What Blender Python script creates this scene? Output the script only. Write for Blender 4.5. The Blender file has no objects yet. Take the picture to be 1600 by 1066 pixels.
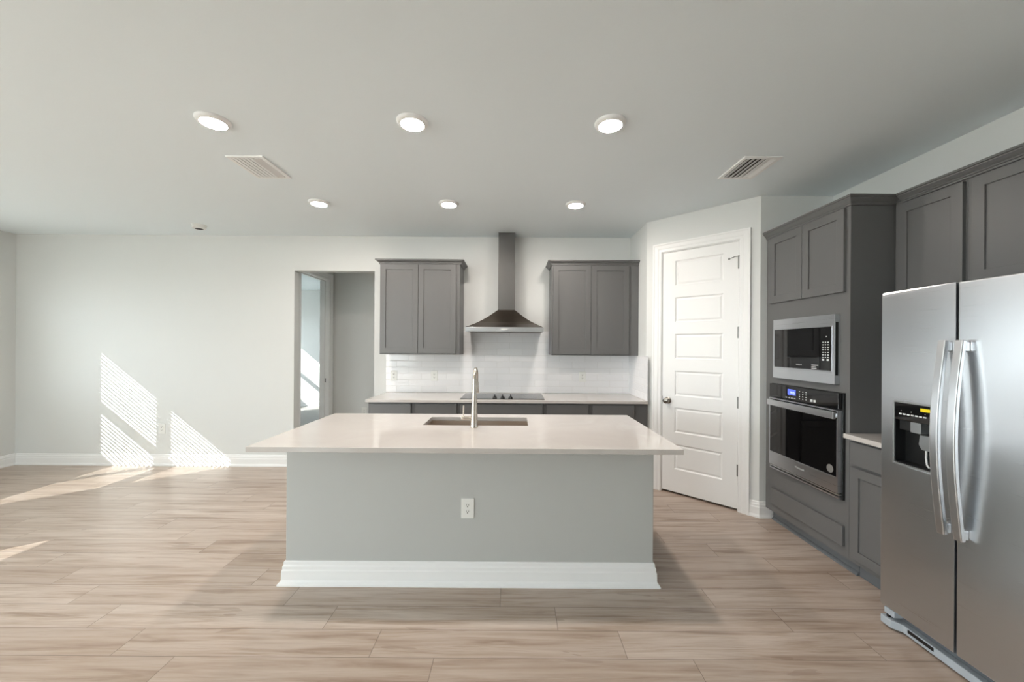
import bpy, bmesh, math, random
from mathutils import Vector, Matrix
random.seed(7)
R = math.radians
sc = bpy.context.scene
COL = sc.collection

# ------------------------------------------------------------------ camera, world, sun, exposure
CAM_H = 1.483
cam_d = bpy.data.cameras.new('camera')
cam_d.sensor_fit = 'HORIZONTAL'; cam_d.sensor_width = 36.0
cam_d.lens = 36.0 * 601.0 / 1600.0
cam_d.shift_x = -3.0 / 1600.0
cam_d.shift_y = 8.0 / 1600.0
cam_d.clip_start = 0.05
cam = bpy.data.objects.new('camera', cam_d)
cam.location = (0, 0, CAM_H)
cam.rotation_euler = (R(90), -0.0065, 0)
COL.objects.link(cam); sc.camera = cam

world = bpy.data.worlds.new('sky'); sc.world = world; world.use_nodes = True
wn = world.node_tree.nodes; wl = world.node_tree.links
bg = wn['Background']; bg.inputs['Color'].default_value = (0.90, 0.95, 1.0, 1); bg.inputs['Strength'].default_value = 14.5

sun_d = bpy.data.lights.new('sun', 'SUN'); sun_d.energy = 13.0; sun_d.angle = R(0.12); sun_d.color = (1.0, 0.97, 0.93)
sun = bpy.data.objects.new('sun', sun_d); COL.objects.link(sun)
sun.location = (-12, -9, 9)
sun.rotation_euler = Vector((1.12, 1.0, -0.914)).to_track_quat('-Z', 'Y').to_euler()

sc.view_settings.view_transform = 'Standard'
sc.view_settings.look = 'None'
sc.view_settings.gamma = 1.0
sc.view_settings.use_curve_mapping = False
sc.view_settings.exposure = 0.03
try:
    sc.cycles.max_bounces = 12; sc.cycles.diffuse_bounces = 8; sc.cycles.glossy_bounces = 6
    sc.cycles.transparent_max_bounces = 12
    sc.cycles.use_denoising = True
    sc.cycles.caustics_reflective = False; sc.cycles.caustics_refractive = False
    sc.cycles.sample_clamp_indirect = 6.0
except Exception:
    pass

LAMP = 335.0          # emission of the ceiling lamps' diffusers

# portals where daylight comes in (they only guide sampling)
def portal(name, loc, rot, sx, sy):
    d = bpy.data.lights.new(name, 'AREA'); d.shape = 'RECTANGLE'; d.size = sx; d.size_y = sy
    d.cycles.is_portal = True
    o = bpy.data.objects.new(name, d); o.location = loc; o.rotation_euler = rot; COL.objects.link(o)
REAR_Y = -4.5
portal('rear_opening_portal', (-4.55, REAR_Y - 0.12, 1.2), (R(90), 0, 0), 1.8, 2.5)
portal('left_door_portal', (-6.30, -0.66, 1.1), (R(90), 0, R(-90)), 2.6, 2.3)
portal('added_window_portal', (-6.30, -3.25, 1.3), (R(90), 0, R(-90)), 1.8, 2.1)
portal('left_window_portal', (-6.30, 3.07, 1.6), (R(90), 0, R(-90)), 1.7, 1.6)
portal('bedroom_window_portal', (-6.30, 7.6, 1.6), (R(90), 0, R(-90)), 2.2, 1.6)

# ------------------------------------------------------------------ materials
def srgb(r, g, b):
    f = lambda c: (c / 255 / 12.92) if c / 255 <= 0.04045 else ((c / 255 + 0.055) / 1.055) ** 2.4
    return (f(r), f(g), f(b), 1)

def mat(name, col, rough=0.5, metal=0.0, spec=0.5, **kw):
    m = bpy.data.materials.new(name); m.use_nodes = True
    p = m.node_tree.nodes['Principled BSDF']
    p.inputs['Base Color'].default_value = col
    p.inputs['Roughness'].default_value = rough
    p.inputs['Metallic'].default_value = metal
    p.inputs['Specular IOR Level'].default_value = spec
    for k, v in kw.items():
        p.inputs[k.replace('_', ' ')].default_value = v
    return m

class NT:
    """tiny node-tree helper"""
    def __init__(s, m): s.n = m.node_tree.nodes; s.l = m.node_tree.links; s.p = s.n['Principled BSDF']
    def set(s, sock, v):
        if hasattr(v, 'is_linked') or isinstance(v, bpy.types.NodeSocket): s.l.new(v, sock)
        else: sock.default_value = v
    def math(s, op, a, b=0.0, c=0.0, clamp=False):
        n = s.n.new('ShaderNodeMath'); n.operation = op; n.use_clamp = clamp
        s.set(n.inputs[0], a); s.set(n.inputs[1], b); s.set(n.inputs[2], c); return n.outputs[0]
    def coord(s):
        n = s.n.new('ShaderNodeTexCoord'); return n.outputs['Object']
    def sep(s, v):
        n = s.n.new('ShaderNodeSeparateXYZ'); s.l.new(v, n.inputs[0]); return n.outputs
    def comb(s, x, y, z):
        n = s.n.new('ShaderNodeCombineXYZ')
        for i, v in enumerate((x, y, z)): s.set(n.inputs[i], v)
        return n.outputs[0]
    def noise(s, v, scale, detail=3, rough=0.5, dist=0.0):
        n = s.n.new('ShaderNodeTexNoise'); s.l.new(v, n.inputs['Vector'])
        n.inputs['Scale'].default_value = scale; n.inputs['Detail'].default_value = detail
        n.inputs['Roughness'].default_value = rough; n.inputs['Distortion'].default_value = dist
        return n.outputs['Fac']
    def white(s, v):
        n = s.n.new('ShaderNodeTexWhiteNoise'); n.noise_dimensions = '3D'; s.l.new(v, n.inputs['Vector']); return n.outputs
    def ramp(s, f, stops):
        n = s.n.new('ShaderNodeValToRGB'); s.l.new(f, n.inputs[0]); e = n.color_ramp.elements
        while len(e) < len(stops): e.new(0.5)
        for i, (pos, c) in enumerate(stops): e[i].position = pos; e[i].color = c
        return n.outputs[0]
    def mix(s, f, a, b, mode='MIX'):
        n = s.n.new('ShaderNodeMix'); n.data_type = 'RGBA'; n.blend_type = mode
        s.set(n.inputs[0], f); s.set(n.inputs[6], a); s.set(n.inputs[7], b); return n.outputs[2]
    def bump(s, h, strength, dist=0.01):
        n = s.n.new('ShaderNodeBump'); n.inputs['Strength'].default_value = strength; n.inputs['Distance'].default_value = dist
        s.l.new(h, n.inputs['Height']); return n.outputs[0]

def paint(name, col, rough, scale=180, strength=0.06):
    m = mat(name, col, rough, spec=0.3); t = NT(m)
    v = t.coord(); t.l.new(t.bump(t.noise(v, scale, 2), strength, 0.004), t.p.inputs['Normal']); return m

M = {}
M['wall'] = paint('wall_paint', srgb(217, 219, 218), 0.55)
M['ceiling'] = paint('ceiling_paint', srgb(231, 239, 243), 0.7, 60, 0.10)
M['island'] = paint('shaded_wall_paint', srgb(183, 185, 183), 0.55)  # wall paint darkened, the dimmer light on the island put into its colour
M['white'] = mat('white_semigloss', srgb(236, 237, 237), 0.32, spec=0.4)
M['plastic'] = mat('white_plastic', srgb(228, 229, 226), 0.35)
M['slot'] = mat('dark_slot', srgb(40, 38, 36), 0.6)
M['cab'] = mat('grey_cabinet_paint', srgb(101, 101, 101), 0.34, spec=0.4)
M['toe'] = mat('grey_toe_kick', srgb(104, 108, 112), 0.4)
M['black'] = mat('black_plastic', srgb(16, 17, 18), 0.35)
M['glass_black'] = mat('black_glass', srgb(6, 6, 7), 0.04, spec=0.6)
M['cooktop'] = mat('cooktop_glass', srgb(22, 23, 25), 0.10, spec=0.7)
M['nickel'] = mat('brushed_nickel', srgb(196, 188, 178), 0.26, 1.0)
M['satin'] = mat('satin_nickel', srgb(150, 146, 140), 0.25, 1.0)
M['hinge'] = mat('hinge_metal', srgb(142, 142, 140), 0.4, 0.8)
M['hair'] = mat('carpet_pile', srgb(168, 166, 163), 0.95, spec=0.1)
M['frame'] = mat('window_vinyl', srgb(238, 239, 240), 0.4)
M['slat'] = mat('blind_slat', srgb(238, 238, 236), 0.5)
M['ground'] = mat('bounce_ground', srgb(196, 194, 188), 0.9)  # pale tone chosen to bounce daylight indoors
M['yellow'] = mat('yellow_label', srgb(240, 216, 24), 0.5)
M['print'] = mat('pale_print', srgb(205, 207, 208), 0.5)
M['sticker'] = mat('grey_sticker', srgb(120, 118, 116), 0.5)
M['greyplas'] = mat('grey_plastic', srgb(168, 176, 184), 0.4)
M['dispense'] = mat('dispenser_silver', srgb(150, 153, 155), 0.3, 0.6)
M['ring'] = mat('burner_ring', srgb(70, 72, 75), 0.3)
def emit(name, col, st):
    m = mat(name, (0.02, 0.02, 0.03, 1), 0.3)
    p = m.node_tree.nodes['Principled BSDF']
    p.inputs['Emission Color'].default_value = col; p.inputs['Emission Strength'].default_value = st; return m
M['lamp'] = emit('lamp_diffuser', (1.0, 0.91, 0.83, 1), LAMP)
M['display'] = emit('blue_display', (0.10, 0.16, 0.9, 1), 1.2)
M['digits'] = emit('display_digits', (0.75, 0.85, 1.0, 1), 1.5)

def steel(name, col, rough, axis, aniso=0.6):
    m = mat(name, col, rough, 1.0); t = NT(m)
    v = t.coord(); x, y, z = t.sep(v)[:3]
    if axis == 'h': vv = t.comb(t.math('MULTIPLY', x, 2.0), t.math('MULTIPLY', y, 2.0), t.math('MULTIPLY', z, 420.0))
    else: vv = t.comb(t.math('MULTIPLY', x, 420.0), t.math('MULTIPLY', y, 420.0), t.math('MULTIPLY', z, 2.0))
    n = t.noise(vv, 1.0, 2)
    t.l.new(t.math('ADD', t.math('MULTIPLY', n, 0.03), rough - 0.015), t.p.inputs['Roughness'])
    return m
M['steel'] = steel('brushed_steel', srgb(206, 209, 213), 0.28, 'h')
M['handle_steel'] = mat('handle_steel', srgb(208, 210, 213), 0.30, 1.0)
M['steel_hood'] = steel('hood_steel', srgb(112, 102, 93), 0.30, 'h')
M['steel_chimney'] = steel('chimney_steel', srgb(110, 109, 108), 0.36, 'v')
M['sink'] = steel('sink_steel', srgb(196, 184, 172), 0.48, 'h')

# quartz
m = mat('quartz', srgb(232, 227, 220), 0.06, spec=0.5); t = NT(m); v = t.coord()
n1 = t.noise(v, 2.2, 5, 0.6, 0.8); n2 = t.noise(v, 160, 2)
c = t.ramp(n1, [(0.35, srgb(197, 192, 188)), (0.55, srgb(193, 188, 184)), (0.7, srgb(200, 196, 192))])
c = t.mix(t.math('MULTIPLY', n2, 0.12), c, srgb(178, 174, 170))
t.l.new(c, t.p.inputs['Base Color']); M['quartz'] = m

# glossy hand-made subway tile, 75 x 300 mm, half bond
m = mat('subway_tile', srgb(236, 236, 238), 0.08, spec=0.5); t = NT(m); v = t.coord(); x, y, z = t.sep(v)[:3]
TH, TW = 0.0762, 0.305
rowf = t.math('DIVIDE', t.math('SUBTRACT', z, 0.9155), TH); row = t.math('FLOOR', rowf); fz = t.math('FRACT', rowf)
uf = t.math('ADD', t.math('DIVIDE', t.math('SUBTRACT', x, y), TW), t.math('MULTIPLY', t.math('MODULO', row, 2.0), 0.5))
col_ = t.math('FLOOR', uf); fu = t.math('FRACT', uf)
ez = t.math('MULTIPLY', t.math('MINIMUM', fz, t.math('SUBTRACT', 1.0, fz)), TH)
eu = t.math('MULTIPLY', t.math('MINIMUM', fu, t.math('SUBTRACT', 1.0, fu)), TW)
e = t.math('MINIMUM', ez, eu)
grout = t.math('LESS_THAN', e, 0.0012)
w = t.white(t.comb(row, col_, 0.0))
c = t.mix(t.math('MULTIPLY', w['Value'], 0.6), srgb(240, 240, 242), srgb(228, 229, 232))
c = t.mix(grout, c, srgb(214, 213, 212)); t.l.new(c, t.p.inputs['Base Color'])
t.l.new(t.math('ADD', t.math('MULTIPLY', grout, 0.6), 0.13), t.p.inputs['Roughness'])
edge = t.math('MULTIPLY', t.math('MINIMUM', e, 0.005), 200.0)
wav = t.noise(t.comb(t.math('ADD', t.math('SUBTRACT', x, y), t.math('MULTIPLY', w['Value'], 9.0)), t.math('MULTIPLY', z, 1.5), row), 14, 2)
h = t.math('ADD', t.math('MULTIPLY', edge, 0.6), t.math('MULTIPLY', wav, 1.6))
t.l.new(t.bump(h, 0.30, 0.004), t.p.inputs['Normal']); M['tile'] = m

# plank floor: 180 mm planks along X, 1.23 m long, quarter stepped
m = mat('plank_floor', srgb(190, 172, 156), 0.3, spec=0.4); t = NT(m); v = t.coord(); x, y, z = t.sep(v)[:3]
PW, PL, PS = 0.180, 1.23, 0.31
rf = t.math('DIVIDE', t.math('SUBTRACT', y, 1.826), PW); row = t.math('FLOOR', rf); fy = t.math('FRACT', rf)
uf = t.math('DIVIDE', t.math('ADD', t.math('ADD', x, 1.91), t.math('MULTIPLY', row, PS)), PL)
col_ = t.math('FLOOR', uf); fu = t.math('FRACT', uf)
ey = t.math('MULTIPLY', t.math('MINIMUM', fy, t.math('SUBTRACT', 1.0, fy)), PW)
eu = t.math('MULTIPLY', t.math('MINIMUM', fu, t.math('SUBTRACT', 1.0, fu)), PL)
gap = t.math('LESS_THAN', t.math('MINIMUM', ey, eu), 0.0013)
w = t.white(t.comb(row, col_, 3.0)); wv = w['Value']
wr = t.white(t.comb(col_, row, 11.0))['Value']
gx = t.math('ADD', t.math('MULTIPLY', x, 1.0), t.math('MULTIPLY', wv, 23.0))
gy = t.math('ADD', t.math('MULTIPLY', y, 15.0), t.math('MULTIPLY', wr, 31.0))
g1 = t.noise(t.comb(gx, gy, wv), 1.5, 6, 0.60, 0.5)
g2 = t.noise(t.comb(t.math('MULTIPLY', gx, 2.2), t.math('MULTIPLY', gy, 7.0), wr), 2.6, 4, 0.6, 0.3)
g3 = t.noise(t.comb(t.math('MULTIPLY', gx, 1.4), t.math('MULTIPLY', gy, 0.55), wr), 1.5, 2, 0.5, 0.4)
c = t.ramp(g1, [(0.27, srgb(140, 119, 104)), (0.43, srgb(182, 164, 149)), (0.55, srgb(197, 182, 170)), (0.75, srgb(209, 196, 185))])
c = t.mix(t.math('MULTIPLY', t.math('SUBTRACT', g2, 0.5, clamp=True), 1.7), c, srgb(132, 110, 94))
knot = t.math('MULTIPLY', t.math('GREATER_THAN', g3, 0.69), 0.30)
c = t.mix(knot, c, srgb(126, 103, 87))
c = t.mix(t.math('MULTIPLY', wv, 0.42), c, srgb(150, 128, 111))
c = t.mix(0.04, c, srgb(120, 104, 92))
c = t.mix(t.math('MULTIPLY', gap, 0.75), c, srgb(78, 64, 55))
t.l.new(c, t.p.inputs['Base Color'])
t.l.new(t.math('ADD', t.math('MULTIPLY', g2, 0.12), 0.24), t.p.inputs['Roughness'])
hh = t.math('SUBTRACT', t.math('MULTIPLY', g2, 0.35), gap)
t.l.new(t.bump(hh, 0.12, 0.002), t.p.inputs['Normal']); M['floor'] = m

# carpet
t = NT(M['hair']); v = t.coord(); t.l.new(t.bump(t.noise(v, 300, 2), 0.6, 0.01), t.p.inputs['Normal'])

# clear window pane
m = bpy.data.materials.new('window_pane'); m.use_nodes = True
nn = m.node_tree.nodes; ll = m.node_tree.links; nn.remove(nn['Principled BSDF'])
tr = nn.new('ShaderNodeBsdfTransparent'); tr.inputs[0].default_value = (0.94, 0.96, 0.95, 1)
gl = nn.new('ShaderNodeBsdfGlossy'); gl.inputs['Roughness'].default_value = 0.0
fr = nn.new('ShaderNodeLayerWeight'); fr.inputs['Blend'].default_value = 0.5
pw = nn.new('ShaderNodeMath'); pw.operation = 'POWER'; ll.new(fr.outputs['Facing'], pw.inputs[0]); pw.inputs[1].default_value = 4.0
ad = nn.new('ShaderNodeMath'); ad.operation = 'MULTIPLY_ADD'; ll.new(pw.outputs[0], ad.inputs[0]); ad.inputs[1].default_value = 0.5; ad.inputs[2].default_value = 0.03
mx = nn.new('ShaderNodeMixShader'); ll.new(ad.outputs[0], mx.inputs[0]); ll.new(tr.outputs[0], mx.inputs[1]); ll.new(gl.outputs[0], mx.inputs[2])
ll.new(mx.outputs[0], nn['Material Output'].inputs['Surface']); M['pane'] = m

# ------------------------------------------------------------------ mesh helpers
class B:
    def __init__(s): s.bm = bmesh.new()
    def quad(s, *p):
        return s.bm.faces.new([s.bm.verts.new(q) for q in p])
    def box(s, x0, x1, y0, y1, z0, z1):
        v = [s.bm.verts.new(p) for p in ((x0,y0,z0),(x1,y0,z0),(x1,y1,z0),(x0,y1,z0),(x0,y0,z1),(x1,y0,z1),(x1,y1,z1),(x0,y1,z1))]
        for f in ((0,3,2,1),(4,5,6,7),(0,1,5,4),(1,2,6,5),(2,3,7,6),(3,0,4,7)): s.bm.faces.new([v[i] for i in f])
        return s
    def frame(s, o, i, c0, c1, f):
        """rectangular ring with a through hole; o, i = (a0,a1,b0,b1); f maps (a,b,c) to a point"""
        O = [(o[0],o[2]),(o[1],o[2]),(o[1],o[3]),(o[0],o[3])]; I = [(i[0],i[2]),(i[1],i[2]),(i[1],i[3]),(i[0],i[3])]
        vs = [[s.bm.verts.new(f(a, b, c)) for (a, b) in P] for P in (O, I) for c in (c0, c1)]
        o0, o1, i0, i1 = vs
        for k in range(4):
            n = (k + 1) % 4
            for q in ((o0[k],o0[n],i0[n],i0[k]),(o1[n],o1[k],i1[k],i1[n]),(o0[n],o0[k],o1[k],o1[n]),(i0[k],i0[n],i1[n],i1[k])):
                s.bm.faces.new(q)
        return s
    def prism(s, pts, h0, h1, f=lambda a, b, c: (a, b, c)):
        b0 = [s.bm.verts.new(f(a, b, h0)) for a, b in pts]; b1 = [s.bm.verts.new(f(a, b, h1)) for a, b in pts]
        s.bm.faces.new(b0[::-1]); s.bm.faces.new(b1); n = len(pts)
        for k in range(n): s.bm.faces.new((b0[k], b0[(k+1)%n], b1[(k+1)%n], b1[k]))
        return s
    def lathe(s, prof, c=(0,0,0), axis='z', seg=40, cap=True):
        """prof = [(r,h)...] turned about an axis through c"""
        def P(r, h, a):
            u, w = r*math.cos(a), r*math.sin(a)
            return {'z': (c[0]+u, c[1]+w, c[2]+h), 'y': (c[0]+u, c[1]+h, c[2]+w), 'x': (c[0]+h, c[1]+u, c[2]+w)}[axis]
        rings = []
        for r, h in prof:
            if r < 1e-6: rings.append([s.bm.verts.new(P(0, h, 0))])
            else: rings.append([s.bm.verts.new(P(r, h, 2*math.pi*k/seg)) for k in range(seg)])
        for A, Bq in zip(rings, rings[1:]):
            for k in range(seg):
                n = (k+1) % seg
                if len(A) == 1 and len(Bq) == 1: continue
                if len(A) == 1: s.bm.faces.new((A[0], Bq[n], Bq[k]))
                elif len(Bq) == 1: s.bm.faces.new((A[k], A[n], Bq[0]))
                else: s.bm.faces.new((A[k], A[n], Bq[n], Bq[k]))
        if cap:
            for Rg in (rings[0], rings[-1]):
                if len(Rg) > 2: s.bm.faces.new(Rg)
        return s
    def tube(s, pts, rad, seg=20, sx=None):
        """round tube (rad may be a list) along pts; sx=(w,t) makes a rectangular strap instead"""
        pts = [Vector(p) for p in pts]; n = len(pts)
        rad = rad if isinstance(rad, (list, tuple)) else [rad]*n
        rings = []; ref = None
        for i, p in enumerate(pts):
            d = (pts[min(i+1, n-1)] - pts[max(i-1, 0)]).normalized()
            if ref is None:
                ref = Vector((1, 0, 0)) if abs(d.x) < 0.9 else Vector((0, 1, 0))
            u = (ref - d*ref.dot(d)).normalized(); w = d.cross(u); ref = u
            if sx: ring = [p + u*a*sx[0]/2 + w*b*sx[1]/2 for a, b in ((-1,-1),(1,-1),(1,1),(-1,1))]
            else: ring = [p + (u*math.cos(2*math.pi*k/seg) + w*math.sin(2*math.pi*k/seg))*rad[i] for k in range(seg)]
            rings.append([s.bm.verts.new(q) for q in ring])
        for A, Bq in zip(rings, rings[1:]):
            m_ = len(A)
            for k in range(m_): s.bm.faces.new((A[k], A[(k+1)%m_], Bq[(k+1)%m_], Bq[k]))
        s.bm.faces.new(rings[0][::-1]); s.bm.faces.new(rings[-1]); return s
    def sweep(s, path, prof, side=1, f=lambda a, b, c: (a, b, c), closed=False):
        """profile [(out,c)...] carried along a mitred 2-D path; side=+1 puts 'out' to the left of travel"""
        P = [Vector(p) for p in path]; n = len(P); rings = []
        def nrm(d): return Vector((-d.y, d.x))*side
        for i in range(n):
            dA = (P[i]-P[i-1]).normalized() if (i > 0 or closed) else None
            dB = (P[(i+1) % n]-P[i]).normalized() if (i < n-1 or closed) else None
            if dA is None: mv = nrm(dB)
            elif dB is None: mv = nrm(dA)
            else:
                a, b = nrm(dA), nrm(dB); mv = (a+b)/(1+a.dot(b))
            rings.append([s.bm.verts.new(f(P[i].x+mv.x*o, P[i].y+mv.y*o, c)) for o, c in prof])
        m_ = len(prof); last = n if closed else n-1
        for i in range(last):
            A, Bq = rings[i], rings[(i+1) % n]
            for k in range(m_): s.bm.faces.new((A[k], A[(k+1)%m_], Bq[(k+1)%m_], Bq[k]))
        if not closed: s.bm.faces.new(rings[0][::-1]); s.bm.faces.new(rings[-1])
        return s
    def shaker(s, x0, x1, z0, z1, yb=0.0, t=0.02, st=0.06, rec=0.009):
        """frame-and-panel front standing off the plane y=yb towards -y"""
        mp = lambda a, b, c: (a, c, b)
        s.frame((x0,x1,z0,z1), (x0+st,x1-st,z0+st,z1-st), yb-t, yb, mp)
        s.box(x0+st-0.001, x1-st+0.001, yb-t+rec, yb-0.002, z0+st-0.001, z1-st+0.001)
        return s
    def done(s, name, m, parent=None, bevel=0.0, seg=2, smooth=False, label=None, loc=None, rz=0.0):
        bmesh.ops.recalc_face_normals(s.bm, faces=s.bm.faces)
        me = bpy.data.meshes.new(name); s.bm.to_mesh(me); s.bm.free()
        o = bpy.data.objects.new(name, me); COL.objects.link(o); me.materials.append(M[m])
        if parent is not None: o.parent = parent
        if loc: o.location = loc
        if rz: o.rotation_euler.z = rz
        if bevel:
            b = o.modifiers.new('bevel', 'BEVEL'); b.width = bevel; b.segments = seg; b.limit_method = 'ANGLE'; b.angle_limit = R(35); b.harden_normals = False
        if smooth:
            for p in me.polygons: p.use_smooth = True
            me.set_sharp_from_angle(angle=R(40))
        if label: o['label'] = label
        return o

def tag(o, label, cat, group=None):
    o['label'] = label; o['category'] = cat
    if group: o['group'] = group
    return o
def thing(name, label, cat, loc=(0,0,0), rz=0.0, group=None):
    o = bpy.data.objects.new(name, None); COL.objects.link(o); o.location = loc; o.rotation_euler.z = rz
    o.empty_display_size = 0.1
    return tag(o, label, cat, group)
def struct(o):
    o['kind'] = 'structure'; return o
def copy_thing(src, loc, label, rz=None):
    c = src.copy(); COL.objects.link(c); c.location = loc; c['label'] = label
    if rz is not None: c.rotation_euler.z = rz
    for ch in src.children:
        d = ch.copy(); COL.objects.link(d); d.parent = c
        for g in ch.children:
            e_ = g.copy(); COL.objects.link(e_); e_.parent = d
    return c
def text(name, body, size, m, parent, loc, rot=(R(90), 0, 0), ext=0.0004):
    cu = bpy.data.curves.new(name, 'FONT'); cu.body = body; cu.size = size; cu.extrude = ext; cu.align_x = 'CENTER'; cu.align_y = 'CENTER'
    o = bpy.data.objects.new(name, cu); COL.objects.link(o); o.parent = parent; o.location = loc; o.rotation_euler = rot
    me = bpy.data.meshes.new_from_object(o); me.name = name; me.materials.clear(); me.materials.append(M[m])
    bpy.data.objects.remove(o); bpy.data.curves.remove(cu)
    o = bpy.data.objects.new(name, me); COL.objects.link(o); o.parent = parent; o.location = loc; o.rotation_euler = rot
    return o

# ------------------------------------------------------------------ the room
CEIL = 2.81
LX, RX, BY = -6.07, 2.78, 4.686          # left wall, right wall, back wall
OX0, OX1, OZ = -2.679, -1.702, 2.385     # cased opening in the back wall
AX, AY, BX, BYD = 1.41, 4.10, 2.15, 3.36 # pantry corner: return end A, diagonal end B
HX, HY = -2.74, 5.83                     # hall left wall face, hall back wall
BEDY = 9.30

b = B().box(-6.22, 2.95, REAR_Y-0.1, 4.80, -0.08, 0.0); b.box(-2.87, -0.9, 4.80, 5.95, -0.08, 0.0)
b.box(-6.22, -2.87, 4.80, 9.42, -0.08, -0.012)
struct(b.done('floor', 'floor'))
struct(B().box(-6.07, -2.87, 4.80, BEDY, -0.012, 0.004).done('floor_bedroom', 'hair'))
struct(B().box(-6.22, 2.95, REAR_Y-0.1, 9.42, CEIL, CEIL+0.1).done('ceiling', 'ceiling'))

def wall_x(name, x0, x1, y0, y1, holes, z1=CEIL, m='wall'):
    """wall running along Y with rectangular holes (ya,yb,za,zb)"""
    b = B(); y = y0
    for (ya, yb, za, zb) in sorted(holes):
        if ya > y: b.box(x0, x1, y, ya, 0, z1)
        if za > 0: b.box(x0, x1, ya, yb, 0, za)
        if zb < z1: b.box(x0, x1, ya, yb, zb, z1)
        y = yb
    if y < y1: b.box(x0, x1, y, y1, 0, z1)
    return struct(b.done(name, m))
def wall_y(name, y0, y1, x0, x1, holes, z1=CEIL, m='wall'):
    b = B(); x = x0
    for (xa, xb, za, zb) in sorted(holes):
        if xa > x: b.box(x, xa, y0, y1, 0, z1)
        if za > 0: b.box(xa, xb, y0, y1, 0, za)
        if zb < z1: b.box(xa, xb, y0, y1, zb, z1)
        x = xb
    if x < x1: b.box(x, x1, y0, y1, 0, z1)
    return struct(b.done(name, m))

WIN = (2.17, 3.88, 0.86, 2.34)           # twin window opening in the left wall
BWIN = (7.28, 8.75, 0.80, 2.32)          # bedroom window
SLD = (-1.95, 0.62, 0.0, 2.25)           # sliding door on the left wall
ADDED_WIN = (-4.1, -2.4, 0.30, 2.32)          # unseen opening added on the left wall for more daylight
wall_x('wall_left', LX-0.15, LX, REAR_Y-0.1, BEDY+0.12, [WIN, BWIN, SLD, ADDED_WIN])
wall_x('wall_right', RX, RX+0.12, REAR_Y-0.1, BYD+0.12, [])
wall_y('wall_back', BY, BY+0.114, LX, AX+0.12, [(OX0, OX1, 0, OZ)])
REAR = (-5.4, -3.7, 0.0, 2.45)
wall_y('wall_rear', REAR_Y-0.1, REAR_Y, LX, RX, [REAR])
wall_x('wall_return', AX, AX+0.12, AY+0.0707, BY, [])
wall_y('wall_end', BYD, BYD+0.12, BX+0.0707, RX, [])
# diagonal wall with the pantry door opening, local x from A to B
DL = math.hypot(BX-AX, BYD-AY)
DS0, DS1, DZ = 0.168, 0.885, 2.458
b = B().prism([(0,0),(DS0,0),(DS0,0.114),(-0.0,0.114)], 0, CEIL)
b.prism([(DS1,0),(DL,0),(DL,0.114),(DS1,0.114)], 0, CEIL)
b.box(DS0, DS1, 0, 0.114, DZ, CEIL)
b.prism([(0,0),(0,0.114),(-0.05,0.05)], 0, CEIL); b.prism([(DL,0),(DL+0.05,0.05),(DL,0.114)], 0, CEIL)
struct(b.done('wall_diagonal', 'wall', loc=(AX, AY, 0), rz=R(-45)))
# hall and bedroom
HD0, HD1, HDZ = 4.93, 5.69, 2.44
wall_x('wall_hall_left', HX-0.13, HX, 4.80, BEDY, [(HD0, HD1, 0, HDZ)])
wall_y('wall_hall_back', HY, HY+0.1, HX, -0.9, [])
wall_x('wall_hall_right', -1.0, -0.9, 4.80, HY, [])
wall_y('wall_bedroom_back', BEDY, BEDY+0.12, LX, HX-0.13, [])
# pantry back, so the store cupboard is closed behind its door
wall_y('wall_pantry_back', BY, BY+0.114, AX+0.12, RX+0.12, [])
wall_x('wall_pantry_right', RX, RX+0.12, BYD+0.12, BY, [])

g = B().box(-40, 40, -40, 40, -0.30, -0.12).done('ground', 'ground'); struct(g)  # unseen pale ground, added to bounce daylight up to the ceiling

# baseboards
BB = [(0,0),(0.022,0),(0.022,0.014),(0.017,0.026),(0.015,0.03),(0.015,0.088),(0.012,0.098),(0.012,0.112),(0.008,0.122),(0.007,0.134),(0.003,0.14),(0,0.14)]
def base(name, path, side, prof=BB): return struct(B().sweep(path, prof, side).done(name, 'white'))
base('baseboard_back', [(LX+0.022, BY), (OX0, BY)], -1)
base('baseboard_back_short', [(OX1, BY), (-1.56, BY)], -1)
base('baseboard_left', [(LX, 0.75), (LX, BY)], -1)
base('baseboard_hall', [(HX, HY), (-1.0, HY)], -1)
base('baseboard_bedroom', [(LX, BEDY), (HX-0.13, BEDY)], -1)
dsx = lambda s_: (AX + s_*math.sqrt(0.5), AY - s_*math.sqrt(0.5))
base('baseboard_diagonal', [dsx(0.968), (BX, BYD), (2.262, BYD)], -1)
base('baseboard_right', [(RX, REAR_Y+0.0), (RX, 1.20)], 1)

# door casings
CAS = [(0,0),(0,-0.010),(0.006,-0.014),(0.03,-0.014),(0.036,-0.018),(0.070,-0.020),(0.078,-0.024),(0.090,-0.024),(0.090,0)]
def casing(name, x0, x1, z1, loc, rz, depth=0.114, prof=CAS):
    """architrave round an opening in local x-z; jamb lining behind it"""
    b = B().sweep([(x0, 0), (x0, z1), (x1, z1), (x1, 0)], prof, 1, lambda a, c, d: (a, d, c))
    b.box(x0-0.001, x0+0.006, -0.002, depth, 0, z1); b.box(x1-0.006, x1+0.001, -0.002, depth, 0, z1); b.box(x0, x1, -0.002, depth, z1-0.006, z1+0.001)
    b.box(x0+0.006, x0+0.02, 0.05, 0.062, 0, z1-0.006); b.box(x1-0.02, x1-0.006, 0.05, 0.062, 0, z1-0.006); b.box(x0, x1, 0.05, 0.062, z1-0.02, z1-0.006)
    return struct(b.done(name, 'white', loc=loc, rz=rz))
casing('trim_1', DS0+0.001, DS1-0.001, DZ-0.001, (AX, AY, 0), R(-45))
tr2 = casing('trim_2', HD0-4.80+0.001, HD1-4.80-0.001, HDZ-0.001, (HX, 4.80, 0), R(90), 0.13)
B().box(0.874, 0.8815, 0.035, 0.062, 0.93, 0.99).done('strike_plate', 'hinge', tr2)

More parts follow.
